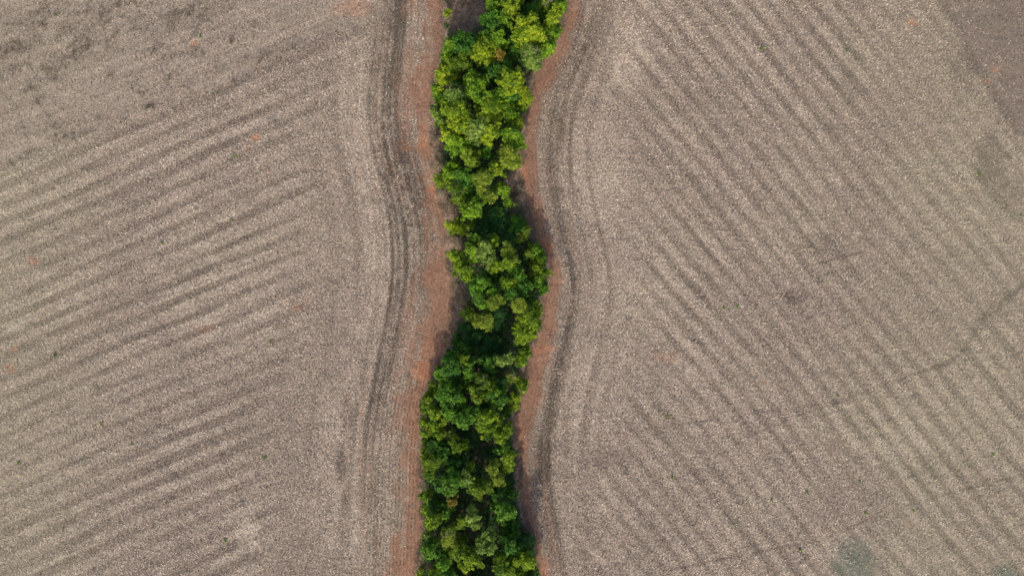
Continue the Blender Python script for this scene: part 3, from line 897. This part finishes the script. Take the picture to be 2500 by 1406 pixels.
T('T', 3.0, [(1198, 1104, 15), (1150, 1068, 11)], "dark vine shrub low inside the big black hollow")
T('P', 6.0, [(1205, 1143, 13)], "tan pale small crown right of the big black hollow's lower end")
T('Y', 4.6, [(1238, 1146, 9)], "tiny yellow tree on the right edge beside the tan pale crown")
T('O', 6.5, [(1060, 1125, 17), (1045, 1146, 14), (1038, 1122, 10)], "olive-yellow tree with a few pale leaves on the left edge, above the big bright crown")
T('D', 6.0, [(1108, 1130, 17), (1100, 1146, 13)], "dark tree directly above the big bright green crown")
T('Y', 5.6, [(1150, 1140, 7)], "tiny bright sprig at the left rim of the big hollow's lower end")
T('G', 8.0, [(1100, 1178, 19), (1080, 1178, 15), (1120, 1170, 15), (1090, 1193, 11), (1052, 1160, 11)], "big bright green crown with a clean rounded lower edge")
T('W', 7.5, [(1136, 1167, 13)], "pale-leaved crown at the right shoulder of the big bright green one")
T('O', 7.0, [(1163, 1193, 16), (1155, 1180, 12), (1185, 1188, 12), (1165, 1210, 9)], "olive-tan crown pointing down above the lower black hollow")
T('P', 5.6, [(1218, 1170, 12)], "tan small tree right of the olive-tan pointing crown")
T('B', 6.4, [(1106, 1223, 10)], "small golden-brown crown alone in the dark below the big bright crown")
T('Y', 5.0, [(1038, 1208, 12)], "yellow-green tree on the left edge below the grey dead bush")
T('D', 5.4, [(1058, 1232, 17)], "dark tree left of the small golden-brown crown")
T('Y', 5.0, [(1036, 1241, 10)], "small yellow tree on the straight left edge beside the dark one")
T('Y', 6.5, [(1060, 1270, 15), (1052, 1282, 10), (1073, 1260, 10)], "yellow-green tree on the left, above the dark grey dead tangle")
T('G', 6.0, [(1088, 1250, 13)], "green tree below the small golden-brown crown")
T('G', 6.6, [(1228, 1246, 18), (1240, 1255, 11), (1222, 1266, 9), (1212, 1236, 9)], "bright green crown with pale lower rim, right of the lower black hollow")
T('D', 5.0, [(1216, 1206, 13), (1222, 1192, 10)], "dark tree above the bright crown with the pale lower rim")
T('D', 3.3, [(1247, 1200, 13)], "dark tree at the right edge beside the fringe of tan grass")
T('W', 7.0, [(1150, 1262, 13), (1158, 1278, 11), (1150, 1246, 10)], "whitish-leaved tree at the lower left of the lower black hollow")
T('Y', 6.0, [(1126, 1276, 11)], "small yellow-green tree left of the whitish-leaved one by the lower hollow")
T('W', 5.5, [(1045, 1310, 12), (1038, 1326, 10)], "small tree with white-flecked leaves on the left edge near the bottom")
T('P', 7.0, [(1098, 1300, 13), (1095, 1318, 15), (1115, 1330, 13)], "tan-olive crown right of the dark grey dead tangle", 6)
T('O', 6.6, [(1125, 1346, 15), (1105, 1350, 12), (1135, 1320, 9)], "olive-yellow crown below right of the tan-olive one")
T('W', 7.0, [(1190, 1306, 15), (1180, 1320, 10)], "pale yellow-green round crown near the bottom centre")
T('W', 7.0, [(1192, 1336, 14), (1175, 1339, 10)], "silvery green crown directly below the pale round one, above the bottom gap")
T('D', 3.9, [(1246, 1289, 19)], "dark tree right of the pale round crown, under the right hollow rim")
T('D', 6.0, [(1244, 1328, 18), (1260, 1341, 12)], "dark tree flecked with bright rosettes, right of the silvery crown")
T('T', 3.3, [(1285, 1325, 17), (1292, 1346, 12)], "blue-green shaded tree at the lower right edge")
T('Y', 6.6, [(1225, 1376, 19), (1245, 1390, 19), (1255, 1366, 15)], "wide yellow-green crown right of the black gap at the bottom")
T('Y', 6.0, [(1285, 1368, 15), (1300, 1373, 10), (1275, 1386, 12)], "yellow-green tree at the bottom right corner of the strip")
T('G', 6.5, [(1058, 1342, 16), (1045, 1352, 11), (1070, 1355, 10)], "bright green tree on the left near the bottom, above dry brush")
T('G', 6.4, [(1088, 1370, 15)], "green tree left of the black notch at the bottom")
T('Y', 7.0, [(1148, 1362, 14), (1135, 1381, 12), (1165, 1372, 12)], "yellow-green crown between the two black gaps at the bottom")
T('Y', 6.0, [(1056, 1398, 12), (1070, 1390, 8)], "yellow tree cut by the bottom edge near the left corner")
T('Y', 4.5, [(1027, 1400, 10)], "small yellow tree at the strip's very bottom left corner")
T('G', 6.0, [(1092, 1403, 14)], "green tree cut by the bottom edge, right of the yellow one")
T('D', 3.6, [(1305, 1398, 11)], "dark small tree at the bottom right corner beside the soil strip")

# trees going on beyond the frame, below and above
T('G', 6.0, [(1040, 1450, 24), (1075, 1440, 22)], "green tree just beyond the bottom edge on the left")
T('O', 6.0, [(1130, 1455, 24), (1160, 1470, 20)], "olive tree just beyond the bottom edge in the middle")
T('Y', 6.0, [(1240, 1450, 26), (1280, 1440, 22)], "yellow-green tree just beyond the bottom edge on the right")
T('D', 6.0, [(1250, -50, 26), (1300, -45, 24), (1345, -50, 22)], "dark tree just beyond the top edge")
T('G', 7.0, [(1200, -70, 26), (1235, -95, 24)], "green tree further up the strip, left of the dark one")
T('Y', 6.5, [(1290, -130, 26), (1250, -150, 24)], "yellow-green tree furthest up the strip")
T('G', 6.5, [(1060, 1500, 24), (1100, 1515, 22)], "green tree further down the strip on the left")
T('D', 6.0, [(1190, 1520, 26), (1150, 1545, 22)], "dark tree further down the strip in the middle")
T('G', 6.0, [(1270, 1500, 26), (1250, 1550, 24)], "green tree furthest down the strip on the right")


# ------------------------------------------------------------------ dead bushes on the strip's margins
def dead_bush(px, py, rp, h, label):
    plant("dead_bush", label, "bush", 'X', h, [(px, py, rp)], 10, "dead bushes on the margins of the strip", seed=int(px * 3 + py * 11))


for px, py, rp, h, label in [
    (1067, 336, 12, 1.2, "grey dead bush on the left margin, topmost of the three by the soil"),
    (1080, 378, 15, 1.3, "large grey-brown dead bush on the left margin, middle of the three"),
    (1070, 402, 10, .9, "low grey dead bush on the left margin, lowest of the three"),
    (1082, 470, 9, .8, "grey dead bush just right of the orange soil spot"),
    (1100, 497, 12, .9, "ash-grey dead bush on the left margin below the twiggy tree"),
    (1266, 462, 11, .8, "tan dead bush in the red soil gap"),
    (1264, 492, 13, .9, "grey tangle of dead vines below the red soil gap"),
    (1280, 522, 11, .8, "dead bush on the right margin below the tan vines"),
    (1122, 592, 14, 1.0, "brown dead bush in the dry grass patch on the left"),
    (1136, 728, 14, .9, "dark brown dead bush in the dry grass notch"),
    (1040, 1180, 10, 1.0, "grey dead bush on the left edge beside the big bright crown"),
    (1066, 1300, 10, 2.2, "dark grey dead tangle near the bottom left"),
    (1040, 1366, 11, 1.1, "brown dead bush on the left edge near the bottom"),
    (1288, 190, 11, .9, "brown dead bush on the right edge below the white-twigged crown"),
]:
    dead_bush(px, py, rp, h, label)
plant("shrub", "lone yellow shrub at the left rim of the shaded clearing", "shrub", 'Y', 1.6, [(1092, 35, 8), (1095, 27, 5)], 0,
      "shrubs of the green strip between the fields", seed=5)

# ------------------------------------------------------------------ undergrowth, dry grass

def dryness(px, py):
    o = np.zeros(px.shape)
    for x, y, a, b in DRY:
        o = np.maximum(o, sstep(1.3, .6, ((px - x) / a) ** 2 + ((py - y) / b) ** 2))
    m = np.minimum(px - floorL(py), treeR(py) - px)
    return np.maximum(o, sstep(16, 4, m))


n = 60000
x, y = R.uniform(-12, 8, n), R.uniform(-40, 39, n)
px, py = 1250 + PPM * x, 703 - PPM * y
ins = np.minimum(px - floorL(py), treeR(py) - px)
kp = (ins > 2) & (R.rand(n) < (1 - dryness(px, py)) * .55)
x, y = x[kp], y[kp]
n = len(x)
P = np.stack([x, y, .15 + R.rand(n) ** 1.3 * 2.4 * np.clip(ins[kp] / 30, .25, 1)], 1)
N = np.stack([R.normal(0, .4, n), R.normal(0, .4, n), np.ones(n)], 1)
N /= np.linalg.norm(N, axis=1, keepdims=True)
V = leaves(P, N, 6, .26, .05, (-.3, 1.0), R)
V[:, 2] = np.maximum(V[:, 2], .03)
o = mesh("undergrowth", V, [np.arange(len(V)).reshape(-1, 4)], [LEAF['T']], {"shade": np.repeat(R.beta(2, 3, n * 6), 4)})
tag(o, "dark leafy undergrowth between and below the trees of the strip", "undergrowth", None, "stuff")

n = 130000
x, y = R.uniform(-12, 8, n), R.uniform(-40, 39, n)
px, py = 1250 + PPM * x, 703 - PPM * y
ins = np.minimum(px - floorL(py), treeR(py) - px) + vn(px / 9, py / 9, 81) * 6
kp = (ins > -8) & (R.rand(n) < np.maximum(dryness(px, py), .06) * (.45 + .55 * vn(px / 12, py / 12, 82)))
x, y, px, py = x[kp], y[kp], px[kp], py[kp]
n = len(x)
P = np.stack([x, y, np.full(n, .03)], 1)
N = np.stack([R.normal(0, .35, n), R.normal(0, .35, n), np.ones(n)], 1)
N /= np.linalg.norm(N, axis=1, keepdims=True)
V = leaves(P, N, 6, .38, .014, (.1, 1.3), R)
V[:, 2] = np.maximum(V[:, 2], .02)
edge = sstep(14, 2, np.minimum(px - floorL(py), treeR(py) - px))
sh = np.clip(R.beta(2, 3, n) * .8 + .3 * edge, 0, 1)
o = mesh("dry_grass", V, [np.arange(len(V)).reshape(-1, 4)], [M_GRASS], {"shade": np.repeat(sh, 24)})
tag(o, "dry brown grass in the clearing and along the strip's margins", "dry grass", None, "stuff")

# ------------------------------------------------------------------ withered weeds of the smooth upper-left field
WL = [(690 / 2.78, 100 / 2.78, 30), (250, 70, 26), (275, 96, 24), (200, 110, 26), (190, 100, 18), (335, 70, 22), (375, 118, 22), (395, 135, 14), (505, 50, 40), (505, 25, 30), (440, 40, 24),
      (350, 30, 20), (420, 25, 30), (480, 10, 40), (140, 35, 24), (95, 60, 20), (60, 70, 26), (30, 110, 30), (20, 190, 30), (120, 180, 24), (80, 215, 14), (95, 250, 12),
      (150, 150, 40), (200, 125, 26), (270, 185, 10), (330, 220, 16), (420, 185, 18), (250, 290, 12), (140, 310, 24), (150, 330, 20), (240, 5, 24), (170, 60, 30), (310, 10, 24),
      (480, 130, 22), (60, 120, 20), (5, 140, 30), (110, 20, 26), (370, 262, 12), (362, 262, 9), (380, 264, 7), (410, 240, 12), (330, 305, 10), (215, 325, 12), (640, 145, 16), (720, 120, 18),
      (690, 150, 22), (760, 110, 18), (820, 85, 16), (560, 205, 14), (470, 225, 12), (300, 300, 10), (180, 345, 16), (60, 390, 14), (20, 400, 12), (610, 60, 20), (560, 100, 14), (420, 60, 20)]
cxs, cys, rs = (np.array(v, float) for v in zip(*WL))
n = 4200
k = R.choice(len(WL), n, p=rs ** 1.3 / (rs ** 1.3).sum())
a = R.normal(0, 1, n) * rs[k] * 1.2
b = R.normal(0, 1, n) * rs[k] * .3
ang = math.radians(-21) + R.normal(0, .5, len(WL))[k]
px, py = cxs[k] + a * np.cos(ang) - b * np.sin(ang), cys[k] + a * np.sin(ang) + b * np.cos(ang)
kp = (R.rand(n) < .35 + .65 * (vn(px / 8, py / 8, 85) > .1)) & (py < topleft(px) + 6)
px, py = px[kp], py[kp]
n = len(px)
P = np.stack([(px - 1250) / PPM, (703 - py) / PPM, np.full(n, .05)], 1)
N = np.stack([R.normal(0, .5, n), R.normal(0, .5, n), np.ones(n)], 1)
N /= np.linalg.norm(N, axis=1, keepdims=True)
V = leaves(P, N, 5, .26, .016, (.1, 1.2), R)
M_WEED = leaf_material("withered_weed", (.06, .05, .035), (.2, .17, .11), .1)
o = mesh("withered_weeds", V, [np.arange(len(V)).reshape(-1, 4)], [M_WEED], {"shade": np.repeat(R.rand(n), 20)})
tag(o, "dark withered weeds scattered over the smooth upper left field", "weeds", None, "stuff")

# ------------------------------------------------------------------ single green weeds
M_W = leaf_material("weed_leaves", (.06, .12, .016), (.22, .32, .035), .25)
WEEDS = [
    (1860, 121, .34, "bright green weed alone high in the right field"),
    (565, 537, .30, "green weed in the left field, straight left of the strip's narrow part"),
    (397, 592, .22, "faint green weed in the left field, left of centre"),
    (663, 834, .30, "dark green weed near the inner end of the left field's swaths"),
    (136, 867, .30, "dark green weed near the orange spots at the far left"),
    (1640, 1167, .34, "green weed in the lower right field, nearest to the trees"),
    (1971, 1201, .38, "large green weed in the middle of the lower right field"),
    (1883, 1219, .20, "tiny green weed left of the largest one in the lower right field"),
    (2098, 1176, .22, "faint olive weed right of the largest one in the lower right field"),
    (2110, 1250, .36, "olive weed beside the thin wheel track at the lower right"),
    (2229, 1245, .32, "dark green weed on the thin wheel track at the lower right"),
    (1798, 748, .38, "dark olive weed in the middle of the right field"),
    (1766, 752, .20, "small weed just left of the dark olive one in the right field"),
    (2423, 1110, .26, "olive weed at the far right below the curved track"),
    (2045, 965, .24, "olive weed below the faint track in the right field"),
    (1629, 1015, .20, "tiny green weed beside the trees' right swaths, mid height"),
    (2068, 125, .20, "small olive weed at the upper right, left of the orange spot"),
    (322, 1082, .26, "faint green weed at the lower left, on the longest dark swath"),
    (250, 1034, .22, "small green weed at the lower left, above the longest dark swath"),
    (47, 1128, .34, "dark green weed at the far left edge, lower part"),
    (649, 1116, .30, "green weed near the swath ends at the lower left"),
    (550, 1318, .26, "green weed beside the pale patch at the lower left"),
    (140, 38, .5, "olive weed clump in the upper left corner of the smooth field"),
    (490, 92, .24, "yellow weed above the orange spot in the smooth field"),
    (2390, 424, .26, "yellowish weed in the dark belt at the right side"),
    (2492, 527, .24, "yellow weed at the right edge of the frame"),
    (533, 227, .26, "green weed just below the border of the smooth field"),
    (1953, 1341, .22, "dark weed left of the mossy patch at the bottom right"),
    (1085, 822, .26, "small dark weed in the long shadow on the soil"),
    (573, 382, .24, "dark small weed below the big orange spot in the left field"),
]
for px, py, s, label in WEEDS:
    rng = np.random.RandomState(int(px + py * 3))
    nr = 4
    s *= .55
    x, y = (px - 1250) / PPM, (703 - py) / PPM
    P = np.stack([rng.normal(0, s * .45, nr), rng.normal(0, s * .45, nr), rng.uniform(.05, .12, nr)], 1)
    N = np.stack([rng.normal(0, .35, nr), rng.normal(0, .35, nr), np.ones(nr)], 1)
    N /= np.linalg.norm(N, axis=1, keepdims=True)
    V = leaves(P, N, 7, .17, .045, (-.1, .7), rng)
    V[:, 2] = np.maximum(V[:, 2], .04)
    o = mesh("weed", V, [np.arange(len(V)).reshape(-1, 4)], [M_W], {"shade": np.repeat(rng.rand(nr * 7), 4)})
    o.location = (x, y, .02)
    tag(o, label, "weed", "green weeds scattered over the fields")
